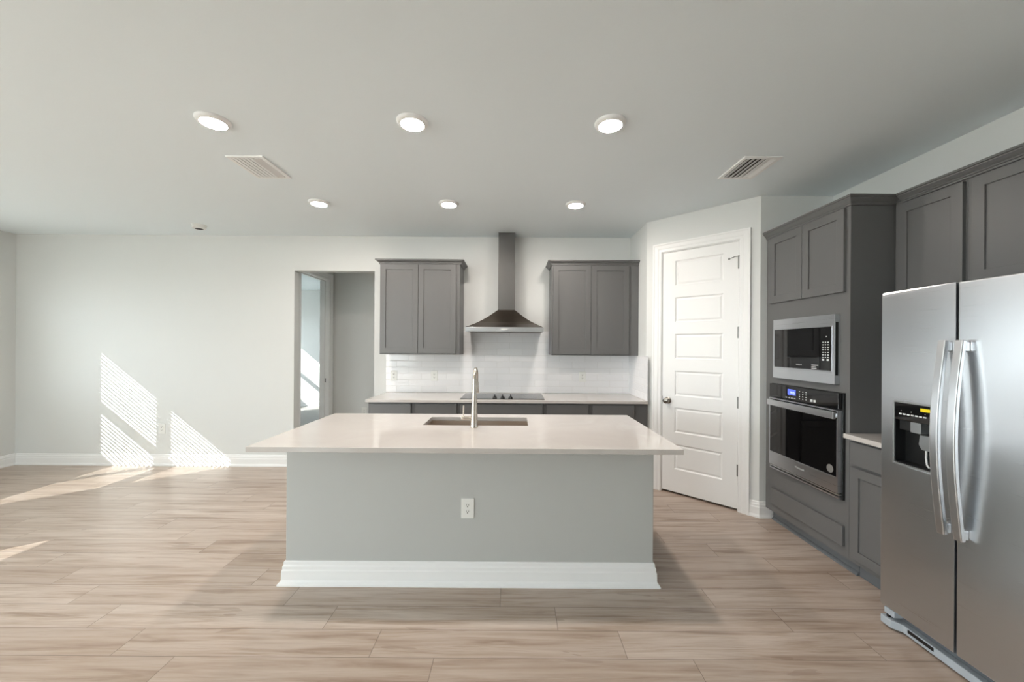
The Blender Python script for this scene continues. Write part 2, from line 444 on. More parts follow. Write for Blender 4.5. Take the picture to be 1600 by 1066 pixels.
# pantry door
door = bpy.data.objects.new('door_1', None); COL.objects.link(door); door.location = (AX, AY, 0); door.rotation_euler.z = R(-45); struct(door)
x0, x1, z0, z1 = DS0+0.010, DS1-0.010, 0.022, DZ-0.010
px0, px1 = x0+0.125, x1-0.125
b = B(); zs = [2.357-0.3705*k for k in range(6)]; ph = 0.252
yF = 0.004
xs_ = [x0, px0, px1, x1]; zs_ = [z0] + sorted(v_ for z in zs for v_ in (z, z-ph)) + [z1]
V = [[b.bm.verts.new((x_, yF, z_)) for z_ in zs_] for x_ in xs_]
for i in range(3):
    for j in range(len(zs_)-1):
        c4 = (V[i][j], V[i+1][j], V[i+1][j+1], V[i][j+1])
        if i != 1 or j % 2 == 0: b.bm.faces.new(c4); continue
        loops = [c4]                      # moulded panel: cove down, flat groove, rise to the raised field
        for ins, yy in ((0.010, 0.013), (0.016, 0.0135), (0.030, 0.0075)):
            loops.append([b.bm.verts.new((xa, yy, za)) for xa, za in ((px0+ins, zs_[j]+ins), (px1-ins, zs_[j]+ins), (px1-ins, zs_[j+1]-ins), (px0+ins, zs_[j+1]-ins))])
        for A, Q in zip(loops, loops[1:]):
            for k in range(4): b.bm.faces.new((A[k], A[(k+1)%4], Q[(k+1)%4], Q[k]))
        b.bm.faces.new(loops[-1])
ring = [V[0][j] for j in range(len(zs_))] + [V[1][-1], V[2][-1]] + [V[3][j] for j in reversed(range(len(zs_)))] + [V[2][0], V[1][0]]
back = [b.bm.verts.new((v_.co.x, 0.040, v_.co.z)) for v_ in ring]
for k in range(len(ring)): b.bm.faces.new((ring[k], ring[(k+1)%len(ring)], back[(k+1)%len(ring)], back[k]))
b.bm.faces.new(back)
b.done('door_leaf', 'white', door)
b = B().lathe([(0.034,0),(0.034,-0.006),(0.028,-0.011),(0.013,-0.014),(0.013,-0.032),(0.022,-0.038),(0.029,-0.05),(0.028,-0.06),(0.018,-0.067),(0,-0.068)], (x0+0.058, yF, 0.94), 'y', 32)
b.done('door_knob', 'satin', door, smooth=True, label='round satin nickel door knob')
B().box(x0-0.008, x0+0.002, -0.001, 0.03, 0.90, 0.98).done('latch_plate', 'hinge', door)
for z in (2.25, 1.62, 0.985, 0.372):
    hb = B().lathe([(0.0075, -0.052), (0.0075, 0.052)], (x1+0.004, -0.004, z), 'z', 14); hb.box(x1-0.006, x1+0.016, -0.002, 0.004, z-0.05, z+0.05)
    hb.done('hinge', 'hinge', door)
hs = B().tube([(x1, -0.012, 2.308), (x1-0.02, -0.03, 2.305), (x1-0.055, -0.04, 2.292)], 0.004, 10); hs.lathe([(0.009, -0.014), (0.009, 0.0)], (x1-0.058, -0.044, 2.290), 'x', 12)
hs.lathe([(0.009, 0), (0.009, 0.012)], (x1+0.004, -0.008, 2.302), 'z', 12)
hs.done('hinge_stop', 'hinge', door)

# windows in the left wall (beyond the left edge of the photograph, they throw the sun patches)
def fx(a, c, d): return (d, a, c)
def sash_window(name, hole, cols, zbot, zmid0, zmid1, ztop):
    """vinyl frame with clear lights; cols=[(y0,y1)...], each with a lower and an upper light"""
    X0, X1 = LX-0.062, LX-0.030
    o = bpy.data.objects.new(name, None); COL.objects.link(o); struct(o)
    o.location = (0, 0, 0)
    b = B(); ys = [hole[0]] + [v_ for c_ in cols for v_ in c_] + [hole[1]]
    for k in range(0, len(ys), 2): b.box(X0, X1, ys[k], ys[k+1], hole[2], hole[3])
    for (a, c_) in cols:
        b.box(X0, X1, a, c_, hole[2], zbot); b.box(X0, X1, a, c_, zmid0, zmid1); b.box(X0, X1, a, c_, ztop, hole[3])
    b.done('window_frame', 'frame', o)
    for (a, c_) in cols:
        for (z0, z1) in ((zbot, zmid0), (zmid1, ztop)):
            B().box(X0+0.014, X0+0.018, a, c_, z0, z1).done('window_glass', 'pane', o)
    B().box(LX-0.06, LX+0.02, hole[0]+0.001, hole[1]-0.001, hole[2], hole[2]+0.018).done('window_sill', 'white', o)
    return o
sash_window('added_window', ADDED_WIN, [(-4.0, -2.5)], 0.40, 1.25, 1.29, 2.22)  # added out of view to bring in more light from the left
dz = 0.816*0.046; dy = 0.046/1.12
sash_window('window_1', WIN, [(2.30-dy, 3.002-dy), (3.138-dy, 3.766-dy)], 0.985+dz, 1.490+dz, 1.600+dz, 2.230+dz)
sash_window('window_2', BWIN, [(7.40, 8.60)], 0.95, 1.50, 1.60, 2.20)
def blind(y0, y1, label):
    o = thing('window_blind', label, 'blind', (LX, (y0+y1)/2, 0), 0, 'horizontal slat blinds')
    b = B(); w = y1-y0; n = 31; tilt = R(19); p = 0.0445
    for k in range(n):
        z = 0.95 + k*p; cx = 0.0; hw = 0.024
        c_, s_ = math.cos(tilt), math.sin(tilt)
        b.prism([(cx-hw*c_, z+hw*s_), (cx+hw*c_, z-hw*s_), (cx+hw*c_+0.002*s_, z-hw*s_+0.002*c_), (cx-hw*c_+0.002*s_, z+hw*s_+0.002*c_)], -w/2, w/2, lambda a, c2, d: (a, d, c2))
    b.done('slats', 'slat', o)
    B().box(-0.028, 0.028, -w/2, w/2, 2.298, 2.338).done('head_rail', 'slat', o)
    B().box(-0.026, 0.026, -w/2, w/2, 0.885, 0.905).done('bottom_rail', 'slat', o)
blind(2.185, 3.065, 'white horizontal slat blind over the window light nearest the room')
blind(3.07, 3.865, 'white horizontal slat blind over the window light nearest the kitchen wall')
# sliding door with upright vanes, left wall beside the camera
o = bpy.data.objects.new('door_2', None); COL.objects.link(o); struct(o)
b = B().frame((SLD[0], SLD[1], 0.0, SLD[3]), (SLD[0]+0.05, SLD[1]-0.05, 0.06, SLD[3]-0.05), LX-0.11, LX-0.05, fx); b.box(LX-0.11, LX-0.05, -0.70, -0.63, 0.06, SLD[3]-0.05)
b.done('door_frame', 'frame', o)
B().box(LX-0.085, LX-0.080, SLD[0]+0.05, SLD[1]-0.05, 0.06, SLD[3]-0.05).done('door_glass', 'pane', o)
vb = thing('window_blind', 'white upright vane blind hanging over the glass sliding door', 'blind', (LX, -0.66, 0))
b = B()
for k in range(49):
    y = -1.26 + k*0.0525; a = R(24); hw = 0.031; c_, s_ = math.cos(a)*hw, math.sin(a)*hw
    nx, ny = -math.sin(a)*0.0008, math.cos(a)*0.0008
    d0, d1 = Vector((c_, s_)), Vector((nx, ny))
    b.prism([tuple(Vector((-0.0, y))-d0-d1), tuple(Vector((-0.0, y))+d0-d1), tuple(Vector((-0.0, y))+d0+d1), tuple(Vector((-0.0, y))-d0+d1)], 0.03, 2.19)
b.done('vanes', 'slat', vb); B().box(-0.03, 0.03, -1.28, 1.27, 2.19, 2.235).done('head_rail', 'slat', vb)
# unseen glazed sliders behind the camera, placed and sized for the daylight
o = bpy.data.objects.new('door_3', None); COL.objects.link(o); struct(o)
fy_ = lambda a, c, d: (a, d, c)
b = B().frame((REAR[0], REAR[1], 0, REAR[3]), (REAR[0]+0.06, REAR[1]-0.06, 0.05, REAR[3]-0.06), REAR_Y-0.08, REAR_Y-0.02, fy_)
for xx in (-4.55,): b.box(xx-0.04, xx+0.04, REAR_Y-0.08, REAR_Y-0.02, 0.05, REAR[3]-0.06)
b.done('door_frame', 'frame', o)
B().box(REAR[0]+0.06, REAR[1]-0.06, REAR_Y-0.055, REAR_Y-0.050, 0.05, REAR[3]-0.06).done('door_glass', 'pane', o)

# ------------------------------------------------------------------ cabinets
CROWN = lambda z0, z1, o_: [(0,z0),(o_*0.22,z0),(o_*0.22,z0+0.010),(o_*0.32,z0+0.013),(o_*0.36,z0+0.020),(o_*0.55,z0+0.027),(o_*0.82,z1-0.020),(o_*0.84,z1-0.014),(o_,z1-0.012),(o_,z1),(0,z1)]

def wall_cab(label, X, Y, rz, W, D, z0, z1, doors, crown=None, crown_path=None, filler=None, st=0.06, group=None, crown_out=0.045):
    o = thing('wall_cabinet', label, 'cabinet', (X, Y, 0), rz, group)
    b = B().box(0, W, 0, D, z0, z1); b.done('body', 'cab', o, bevel=0.0015)
    for (a, c_, za, zb) in doors: B().shaker(a, c_, za, zb, 0, 0.02, st).done('door', 'cab', o, bevel=0.0015)
    if filler: B().box(W, filler, 0.0, 0.02, z0, z1).done('filler_strip', 'cab', o, bevel=0.001)
    if crown: B().sweep(crown_path, CROWN(crown[0], crown[1], crown_out), -1).done('crown_moulding', 'cab', o)
    return o

UB, UT = 1.383, 2.41
wall_cab('grey two-door wall cabinet on the hood side nearest the hallway opening', -1.52, 4.356, 0, 0.905, 0.33, UB, UT,
         [(0.010, 0.434, UB+0.012, UT-0.012), (0.438, 0.862, UB+0.012, UT-0.012)], (2.403, 2.455), [(0, 0.33), (0, 0), (0.905, 0), (0.905, 0.33)])
wall_cab('grey two-door wall cabinet between the hood and the pantry corner', 0.425, 4.356, 0, 0.905, 0.33, UB, UT,
         [(0.015, 0.441, UB+0.012, UT-0.012), (0.446, 0.872, UB+0.012, UT-0.012)], (2.403, 2.455), [(0, 0.33), (0, 0), (0.983, 0)], filler=0.983)

def base_cab(label, X, Y, rz, W, D, ztop, drawers, doors, filler=None, group=None):
    o = thing('base_cabinet', label, 'cabinet', (X, Y, 0), rz, group)
    b = B().box(0, W, 0, D, 0.105, ztop); b.done('body', 'cab', o, bevel=0.0015)
    B().box(0.002, W-0.002, 0.07, D, 0, 0.105).done('toe_kick', 'toe', o)
    for (a, c_, za, zb) in drawers: B().box(a, c_, -0.02, 0, za, zb).done('drawer_front', 'cab', o, bevel=0.003)
    for (a, c_, za, zb) in doors: B().shaker(a, c_, za, zb, 0, 0.02, 0.058).done('door', 'cab', o, bevel=0.0015)
    if filler: B().box(W, filler, 0, 0.02, 0, ztop).done('filler_strip', 'cab', o, bevel=0.001)
    return o
BCY = 4.055; CT = 0.884
dr = lambda *xs: [(a, c_, 0.735, 0.868) for a, c_ in xs]
dd = lambda *xs: [(a, c_, 0.135, 0.715) for a, c_ in xs]
base_cab('grey base cabinet with two drawers at the hallway end of the cooking counter', -1.53, BCY, 0, 0.953, 0.62, CT, dr((0.008, 0.452), (0.498, 0.932)), dd((0.008, 0.452), (0.498, 0.932)))
base_cab('grey base cabinet directly under the black cooktop', -0.576, BCY, 0, 0.901, 0.62, CT, dr((0.018, 0.880)), dd((0.018, 0.447), (0.451, 0.880)))
base_cab('grey base cabinet with two drawers at the pantry end of the cooking counter', 0.326, BCY, 0, 0.960, 0.62, CT, dr((0.024, 0.460), (0.503, 0.945)), dd((0.024, 0.460), (0.503, 0.945)), filler=1.082)

tag(B().box(-1.552, 1.408, 4.023, 4.684, CT, 0.914).done('countertop', 'quartz', bevel=0.003), 'white quartz countertop along the back wall carrying the black cooktop', 'countertop')
# tiled splashback
b = B().box(-1.552, 1.408, 4.676, 4.684, 0.9145, 1.382); b.box(-0.612, 0.423, 4.676, 4.684, 1.382, 1.665); b.box(1.400, 1.408, 4.035, 4.676, 0.9145, 1.382)
tag(b.done('tile_backsplash', 'tile'), 'white glossy subway tile backsplash above the cooking counter', 'backsplash')

# cooktop
o = thing('cooktop', 'black glass electric cooktop set in the white counter below the hood', 'cooktop', (-0.12, 4.335, 0.9142))
B().box(-0.451, 0.451, -0.237, 0.237, 0, 0.006).done('glass_top', 'cooktop', o, bevel=0.002)
for (cx, cy, r) in ((-0.28, 0.10, 0.09), (-0.28, -0.11, 0.075), (0.28, 0.10, 0.075), (0.28, -0.11, 0.10), (0.0, 0.09, 0.12)):
    rg = B(); rg.lathe([(r, 0.0061), (r, 0.0064), (r-0.003, 0.0064), (r-0.003, 0.0061)], (cx, cy, 0), 'z', 48, cap=False); rg.done('burner_ring', 'ring', o)
for cx in (-0.082, 0.003, 0.087):
    k = B().lathe([(0.024, 0.006), (0.024, 0.012), (0.020, 0.016), (0.018, 0.026), (0.008, 0.030), (0, 0.030)], (cx, -0.195, 0), 'z', 24)
    k.box(cx-0.0045, cx+0.0045, -0.214, -0.176, 0.024, 0.050); k.done('control_knob', 'black', o, bevel=0.001)

# range hood
o = thing('range_hood', 'stainless chimney range hood on the wall above the cooktop', 'range hood', (-0.1035, BY, 0))
rw, rd = 0.428, 0.486; z0, z1, z2 = 1.640, 1.690, 1.905
cw0, cw1, cdp = -0.086, 0.112, 0.20
B().frame((-rw, rw, -rd, -0.011), (-rw+0.012, rw-0.012, -rd+0.012, -0.023), z0, z1, lambda a, c, d: (a, c, d)).done('rim', 'steel', o, bevel=0.002)
b = B(); N = 10; rings = []
for k in range(N+1):
    f = k/N; g_ = f ** 1.0; zz = z1 + (z2-z1)*(f - 0.10*math.sin(math.pi*f))
    xl = -rw + (cw0+rw)*g_; xr = rw + (cw1-rw)*g_; yf = -rd + (rd-cdp)*g_
    rings.append([b.bm.verts.new(p) for p in ((xl, yf, zz), (xr, yf, zz), (xr, -0.011, zz), (xl, -0.011, zz))])
for A, Q in zip(rings, rings[1:]):
    for k in range(4): b.bm.faces.new((A[k], A[(k+1)%4], Q[(k+1)%4], Q[k]))
b.bm.faces.new(rings[0][::-1]); b.bm.faces.new(rings[-1])
b.done('canopy', 'steel_hood', o, smooth=True)
b = B().box(cw0, cw1, -cdp, -0.011, z2-0.012, 2.45); b.box(cw0+0.002, cw1-0.002, -cdp+0.002, -0.011, 2.45, CEIL-0.001)
b.done('chimney', 'steel_chimney', o, bevel=0.001)
B().box(-rw+0.013, rw-0.013, -rd+0.013, -0.024, z0+0.004, z0+0.012).done('filter_panel', 'steel_hood', o)
B().box(-0.035, 0.035, -rd-0.002, -rd+0.001, 1.658, 1.674).done('control_strip', 'print', o, bevel=0.001)

# ------------------------------------------------------------------ island
IX0, IX1, IY0, IY1 = -1.41, 0.874, 2.392, 3.165
o = thing('kitchen_island', 'grey painted kitchen island with tall white baseboard under the quartz top', 'kitchen island', ((IX0+IX1)/2, IY0, 0))
cx = (IX0+IX1)/2; hw = (IX1-IX0)/2; dp = IY1-IY0
b = B().box(-hw, hw, 0, 0.13, 0, CT); b.box(-hw, -hw+0.11, 0.13, dp, 0, CT); b.box(hw-0.11, hw, 0.13, dp, 0, CT)
b.done('body', 'island', o, bevel=0.004)
IB = [(0,0),(0.036,0),(0.035,0.010),(0.024,0.020),(0.019,0.030),(0.018,0.084),(0.014,0.092),(0.014,0.110),(0.009,0.120),(0.008,0.136),(0.003,0.142),(0,0.142)]
B().sweep([(-hw, dp), (-hw, 0), (hw, 0), (hw, dp)], IB, -1).done('baseboard', 'white', o)
B().box(-hw+0.11, hw-0.11, dp-0.03, dp-0.02, 0.105, CT).done('cabinet_face', 'cab', o)
wd = (2*hw-0.22)/4
for k in range(4):
    a = -hw+0.11+k*wd
    fr_ = B(); fr_.frame((a+0.01, a+wd-0.01, 0.13, 0.86), (a+0.07, a+wd-0.07, 0.19, 0.80), dp-0.02, dp, fy_); fr_.box(a+0.069, a+wd-0.069, dp-0.019, dp-0.009, 0.189, 0.801)
    fr_.done('door', 'cab', o, bevel=0.0015)

SX0, SX1, SY0, SY1 = -0.650, 0.106, 2.755, 3.070
CX0, CX1, CY0, CY1 = -1.4885, 0.9495, 2.137, 3.204
b = B().frame((CX0, CX1, CY0, CY1), (SX0, SX1, SY0, SY1), CT, 0.914, lambda a, c, d: (a, c, d))
tag(b.done('countertop', 'quartz', bevel=0.003), 'large white quartz island countertop with the sink cut into it', 'countertop')

o = thing('sink', 'stainless undermount sink basin set into the island countertop', 'sink', ((SX0+SX1)/2, (SY0+SY1)/2, CT))
sw, sd = (SX1-SX0)/2+0.004, (SY1-SY0)/2+0.004
b = B().frame((-sw-0.02, sw+0.02, -sd-0.02, sd+0.02), (-sw, sw, -sd, sd), -0.004, -0.0005, lambda a, c, d: (a, c, d))
b.frame((-sw-0.003, sw+0.003, -sd-0.003, sd+0.003), (-sw, sw, -sd, sd), -0.23, -0.004, lambda a, c, d: (a, c, d)); b.box(-sw-0.003, sw+0.003, -sd-0.003, sd+0.003, -0.234, -0.23)
b.done('basin', 'sink', o)
B().lathe([(0.055, -0.2299), (0.055, -0.226), (0.03, -0.228), (0, -0.228)], (0, 0, 0), 'z', 32).done('drain', 'satin', o, smooth=True)

o = thing('faucet', 'tall tapered brushed nickel faucet beside the island sink', 'faucet', (-0.274, 2.69, 0.914))
B().lathe([(0.028, 0), (0.028, 0.006), (0.0265, 0.012), (0.0245, 0.05), (0.0215, 0.12), (0.018, 0.20), (0.0145, 0.28), (0.0130, 0.32), (0.0125, 0.325)], (0, 0, 0), 'z', 36).done('body', 'nickel', o, smooth=True)
pts = [(0, 0, 0.315)]; rr = 0.080
for k in range(17):
    a = math.pi*k/16; pts.append((0, rr-rr*math.cos(a), 0.322+rr*math.sin(a)))
pts.append((0, 2*rr, 0.30)); 
B().tube(pts, [0.0125]*len(pts), 20).done('spout', 'nickel', o, smooth=True)
B().lathe([(0.0130, 0.305), (0.0150, 0.298), (0.0165, 0.25), (0.0185, 0.228), (0.016, 0.222), (0, 0.222)], (0, 2*rr, 0), 'z', 28).done('spray_head', 'nickel', o, smooth=True)
hd = B().lathe([(0.0135, -0.015), (0.0135, -0.066), (0.0145, -0.068), (0.0145, -0.088), (0.012, -0.091), (0, -0.091)], (0, 0.0, 0.062), 'x', 24).done('handle', 'nickel', o, smooth=True)
B().tube([(-0.077, 0, 0.072), (-0.0755, 0.0, 0.11), (-0.074, -0.002, 0.152)], [0.0048, 0.0042, 0.0050], 14).done('lever', 'nickel', hd, smooth=True)

# ------------------------------------------------------------------ oven tower on the right wall (local x runs towards the camera, local y into the wall)
RZ = R(-90)
TX, TY, TW_ = 2.19, 3.332, 0.827
o = thing('oven_cabinet', 'tall grey cabinet tower holding the microwave and the wall oven', 'cabinet', (TX, TY, 0), RZ)
OO = (0.118, 0.778, 0.492, 1.172)        # oven opening (x0,x1,z0,z1)
MO = (0.155, 0.732, 1.262, 1.692)        # microwave opening
b = B(); D_ = 0.585
b.frame((0, TW_, 0.105, 1.215), OO, 0, D_, fy_); b.frame((0, TW_, 1.215, 2.43), MO, 0, D_, fy_)
b.done('body', 'cab', o)
B().box(0.002, TW_-0.002, 0.07, D_, 0, 0.105).done('toe_kick', 'toe', o)
B().sweep([(0.0, 0.07), (TW_, 0.07)], [(0, 0), (0.018, 0), (0.016, 0.010), (0.006, 0.02), (0, 0.022)], -1).done('shoe_moulding', 'toe', o)
B().shaker(0.060, 0.424, 1.857, 2.408, 0, 0.02, 0.06).done('door', 'cab', o, bevel=0.0015)
B().shaker(0.428, 0.794, 1.857, 2.408, 0, 0.02, 0.06).done('door', 'cab', o, bevel=0.0015)
B().box(0.095, 0.797, -0.02, 0, 0.175, 0.310).done('drawer_front', 'cab', o, bevel=0.004)
TC = CROWN(2.415, 2.475, 0.042)
B().sweep([(0, 0), (TW_, 0), (TW_, 0.285)], TC, -1).done('crown_moulding', 'cab', o)
B().box(0.005, TW_-0.005, 0.005, D_, 2.43, 2.470).done('top_panel', 'cab', o)

# wall oven
o = thing('wall_oven', 'stainless and black glass wall oven built into the tall tower', 'oven', (TX, TY, 0), RZ)
B().box(OO[0]+0.003, OO[1]-0.003, 0.0, 0.55, OO[2]+0.003, OO[3]-0.003).done('body', 'black', o)
B().box(0.097, 0.797, -0.016, -0.0005, 0.478, 1.187).done('flange', 'black', o, bevel=0.002)
cp = B().box(0.100, 0.786, -0.040, -0.016, 1.078, 1.184).done('control_panel', 'glass_black', o, bevel=0.003)
B().box(0.315, 0.400, -0.0408, -0.040, 1.118, 1.162).done('display', 'display', cp)
text('clock_digits', '9:15', 0.028, 'digits', cp, (0.368, -0.0412, 1.135))
def key(par, x0, x1, z0, z1, y): B().box(x0, x1, y-0.0007, y, z0, z1).done('key', 'print', par)
for r_ in range(4):
    for c_ in range(3): key(cp, 0.435+c_*0.032, 0.445+c_*0.032, 1.098+r_*0.018, 1.104+r_*0.018, -0.040)
for c_ in range(4): key(cp, 0.292+c_*0.030, 0.310+c_*0.030, 1.092, 1.098, -0.040)
for c_ in range(2): key(cp, 0.545+c_*0.030, 0.566+c_*0.030, 1.094, 1.112, -0.040)
dr_ = B(); dr_.frame((0.100, 0.786, 0.520, 1.070), (0.112, 0.774, 0.625, 1.062), -0.042, -0.016, fy_)
dr_ = dr_.done('door', 'steel', o, bevel=0.002)
B().box(0.1125, 0.7735, -0.0405, -0.018, 0.6255, 1.0615).done('door_glass', 'glass_black', dr_)
h_ = B().tube([(0.114, -0.062, 1.035), (0.25, -0.068, 1.035), (0.443, -0.070, 1.035), (0.64, -0.068, 1.035), (0.782, -0.062, 1.035)], 1, sx=(0.018, 0.046)); 
h_.box(0.120, 0.148, -0.058, -0.040, 1.020, 1.050); h_.box(0.746, 0.774, -0.058, -0.040, 1.020, 1.050)
h_.done('handle', 'handle_steel', dr_, bevel=0.003)
B().lathe([(0.028, -0.0412), (0.028, -0.0405), (0, -0.0405)][::-1], (0.722, 0, 0.668), 'y', 28).done('round_sticker', 'sticker', dr_)
text('logo', 'Whirlpool', 0.022, 'print', dr_, (0.445, -0.0426, 0.578))
b = B(); b.box(0.100, 0.786, -0.034, -0.016, 0.504, 0.514); b.box(0.100, 0.786, -0.034, -0.016, 0.484, 0.495); b.done('vent_trim', 'steel', o)

# microwave
o = thing('microwave', 'stainless built-in microwave above the wall oven in the tower', 'microwave', (TX, TY, 0), RZ)
B().box(MO[0]+0.003, MO[1]-0.003, 0.0, 0.45, MO[2]+0.003, MO[3]-0.003).done('body', 'black', o)
tk = B().frame((0.135, 0.748, 1.238, 1.712), (0.146, 0.728, 1.322, 1.636), -0.035, -0.0005, fy_).done('trim_kit', 'steel', o, bevel=0.002)
dm = B().frame((0.1465, 0.7275, 1.3225, 1.6355), (0.152, 0.721, 1.328, 1.630), -0.038, -0.02, fy_).done('door', 'steel', o, bevel=0.001)
B().box(0.1525, 0.622, -0.036, -0.02, 1.3285, 1.6295).done('door_glass', 'glass_black', dm)
cp = B().box(0.626, 0.7205, -0.036, -0.02, 1.3285, 1.6295).done('control_panel', 'glass_black', o)
for r_ in range(7):
    for c_ in range(3): key(cp, 0.646+c_*0.022, 0.656+c_*0.022, 1.415+r_*0.0175, 1.422+r_*0.0175, -0.036)
key(cp, 0.676, 0.684, 1.560, 1.566, -0.036); key(cp, 0.644, 0.662, 1.396, 1.408, -0.036); key(cp, 0.684, 0.702, 1.396, 1.408, -0.036)
b = B(); b.box(0.548, 0.610, -0.0366, -0.036, 1.358, 1.364); b.box(0.548, 0.590, -0.0366, -0.036, 1.346, 1.351); b.box(0.548, 0.596, -0.0366, -0.036, 1.335, 1.340); b.done('printed_label', 'print', dm)
text('logo', 'Whirlpool', 0.014, 'print', dm, (0.425, -0.0364, 1.358))
B().box(0.7482, 0.7495, -0.030, -0.012, 1.300, 1.660).done('door_slot', 'black', o)

# base cabinet, counter and wall cabinets between tower and fridge
NX = 2.19; NY = TY - TW_ - 0.001
base_cab('grey base cabinet with one drawer between the oven tower and the refrigerator', NX, NY, RZ, 0.42, 0.585, 0.900, [(0.028, 0.398, 0.737, 0.884)], [(0.028, 0.398, 0.140, 0.722)])
tag(B().box(2.146, 2.776, NY-0.42, NY, 0.900, 0.930).done('countertop', 'quartz', bevel=0.003), 'short white quartz countertop between the oven tower and the refrigerator', 'countertop')
wall_cab('grey single-door wall cabinet next to the tall oven tower', 2.48, NY, RZ, 0.398, 0.298, 1.40, 2.43, [(0.028, 0.390, 1.412, 2.405)], (2.415, 2.475), [(0.043, 0), (0.398, 0)], crown_out=0.042)
wall_cab('grey two-door cabinet mounted above the refrigerator', 2.48, NY-0.399, RZ, 0.90, 0.298, 1.83, 2.43, [(0.030, 0.446, 1.842, 2.405), (0.450, 0.870, 1.842, 2.405)], (2.415, 2.475), [(0, 0), (0.90, 0)], crown_out=0.042)

# ------------------------------------------------------------------ refrigerator
FX, FY, FW = 1.987, 2.080, 0.838
o = thing('refrigerator', 'stainless side-by-side refrigerator with water dispenser and two curved handles', 'refrigerator', (FX, FY, 0), RZ)
ZB, ZT = 0.112, 1.784
B().box(0.004, FW-0.004, 0.068, 0.785, 0.03, ZT-0.012).done('body', 'toe', o, bevel=0.004)
HX0, HX1, HZ0, HZ1 = 0.072, 0.268, 0.893, 1.208
SP = 0.350
fd = B(); fd.frame((0, SP, ZB, ZT), (HX0, HX1, HZ0, HZ1), 0, 0.062, fy_)
fd = fd.done('freezer_door', 'steel', o, bevel=0.007, seg=3)
rdoor = B().box(SP+0.007, FW, 0, 0.062, ZB, ZT).done('fridge_door', 'steel', o, bevel=0.007, seg=3)
B().box(SP-0.004, SP+0.010, 0.05, 0.067, ZB, ZT-0.01).done('door_gasket', 'black', o)
def handle(par, xc, z0, z1):
    n = 20; pts = []
    for k in range(n+1):
        f = k/n; pts.append((xc, -0.026-0.036*math.sin(math.pi*f), z0+(z1-z0)*f))
    h_ = B().tube(pts, 1, sx=(0.034, 0.020)); h_.box(xc-0.013, xc+0.013, -0.024, 0.001, z0+0.006, z0+0.05); h_.box(xc-0.013, xc+0.013, -0.024, 0.001, z1-0.05, z1-0.006)
    h_.done('handle', 'handle_steel', par, bevel=0.004)
handle(fd, SP-0.026, 0.640, 1.522); handle(rdoor, SP+0.042, 0.640, 1.522)
# water and ice dispenser
dp_ = B(); dp_.frame((HX0-0.006, HX1+0.006, HZ0-0.006, HZ1+0.006), (HX0+0.003, HX1-0.003, HZ0+0.003, HZ1-0.003), -0.003, 0.012, fy_)
dp_ = dp_.done('dispenser', 'dispense', o, bevel=0.002)
b = B(); b.box(HX0+0.001, HX1-0.001, 0.056, 0.0615, HZ0, HZ1); b.box(HX0+0.001, HX0+0.004, 0.004, 0.056, HZ0, HZ1); b.box(HX1-0.004, HX1-0.001, 0.004, 0.056, HZ0, HZ1); b.box(HX0+0.001, HX1-0.001, 0.004, 0.056, HZ0+0.0005, HZ0+0.010)
b.done('recess', 'black', dp_)
cp = B().box(HX0+0.004, HX1-0.004, 0.0, 0.05, 1.118, HZ1-0.004).done('control_panel', 'glass_black', dp_, bevel=0.002)
b = B()
for k in range(7): b.box(HX0+0.026+k*0.0195, HX0+0.040+k*0.0195, -0.0006, 0, 1.146, 1.153)
for k in (0.035, 0.085, 0.150): b.box(HX0+k, HX0+k+0.003, -0.0006, 0, 1.164, 1.167)
b.done('button_row', 'print', dp_)
B().box(HX0+0.130, HX1-0.006, -0.001, 0, 1.176, 1.192).done('filter_label', 'yellow', dp_)
B().box(HX0+0.018, HX0+0.075, 0.010, 0.05, 1.068, 1.117).done('chute_housing', 'black', dp_, bevel=0.003)
B().box(HX0+0.078, HX0+0.128, 0.004, 0.05, 1.064, 1.116).done('name_plate', 'dispense', dp_, bevel=0.002)
b = B(); b.prism([(0.110, 1.058), (0.172, 1.058), (0.180, 1.010), (0.166, 0.985), (0.118, 0.985), (0.104, 1.010)], 0.018, 0.052, lambda a, c, d: (HX0+a, d, c)); b.done('paddle', 'dispense', dp_, bevel=0.003)
B().tube([(HX0+0.140, 0.020, 0.986), (HX0+0.141, 0.018, 0.95), (HX0+0.148, 0.016, 0.918), (HX0+0.160, 0.014, 0.908)], 0.0045, 10).done('water_lever', 'print', dp_, smooth=True)
# base grille with stepped end
gp = [(0.0, 0.004), (0.058, 0.004), (0.088, 0.036), (FW, 0.036), (FW, 0.07), (0.0, 0.07)]
gr_ = B().prism(gp, 0.012, 0.052).done('base_grille', 'greyplas', o, bevel=0.003)
B().box(0.115, 0.235, 0.033, 0.037, 0.030, 0.046).done('grille_slot', 'black', gr_)
B().box(0.012, 0.068, 0.012, 0.065, 0.070, 0.104).done('hinge_cover', 'greyplas', o, bevel=0.003)
B().box(0.020, 0.034, 0.018, 0.05, 0.050, 0.112).done('hinge_pin', 'black', o)
for xx in (0.03, FW-0.07):
    B().lathe([(0.018, 0.0), (0.018, 0.031)], (xx+0.02, 0.10, 0), 'z', 16).done('foot', 'black', o)
    B().lathe([(0.018, 0.0), (0.018, 0.031)], (xx+0.02, 0.72, 0), 'z', 16).done('foot', 'black', o)
for xx in (0.03, FW-0.09): B().box(xx, xx+0.06, 0.064, 0.14, ZT-0.0115, ZT-0.001).done('top_hinge_cover', 'greyplas', o, bevel=0.004)

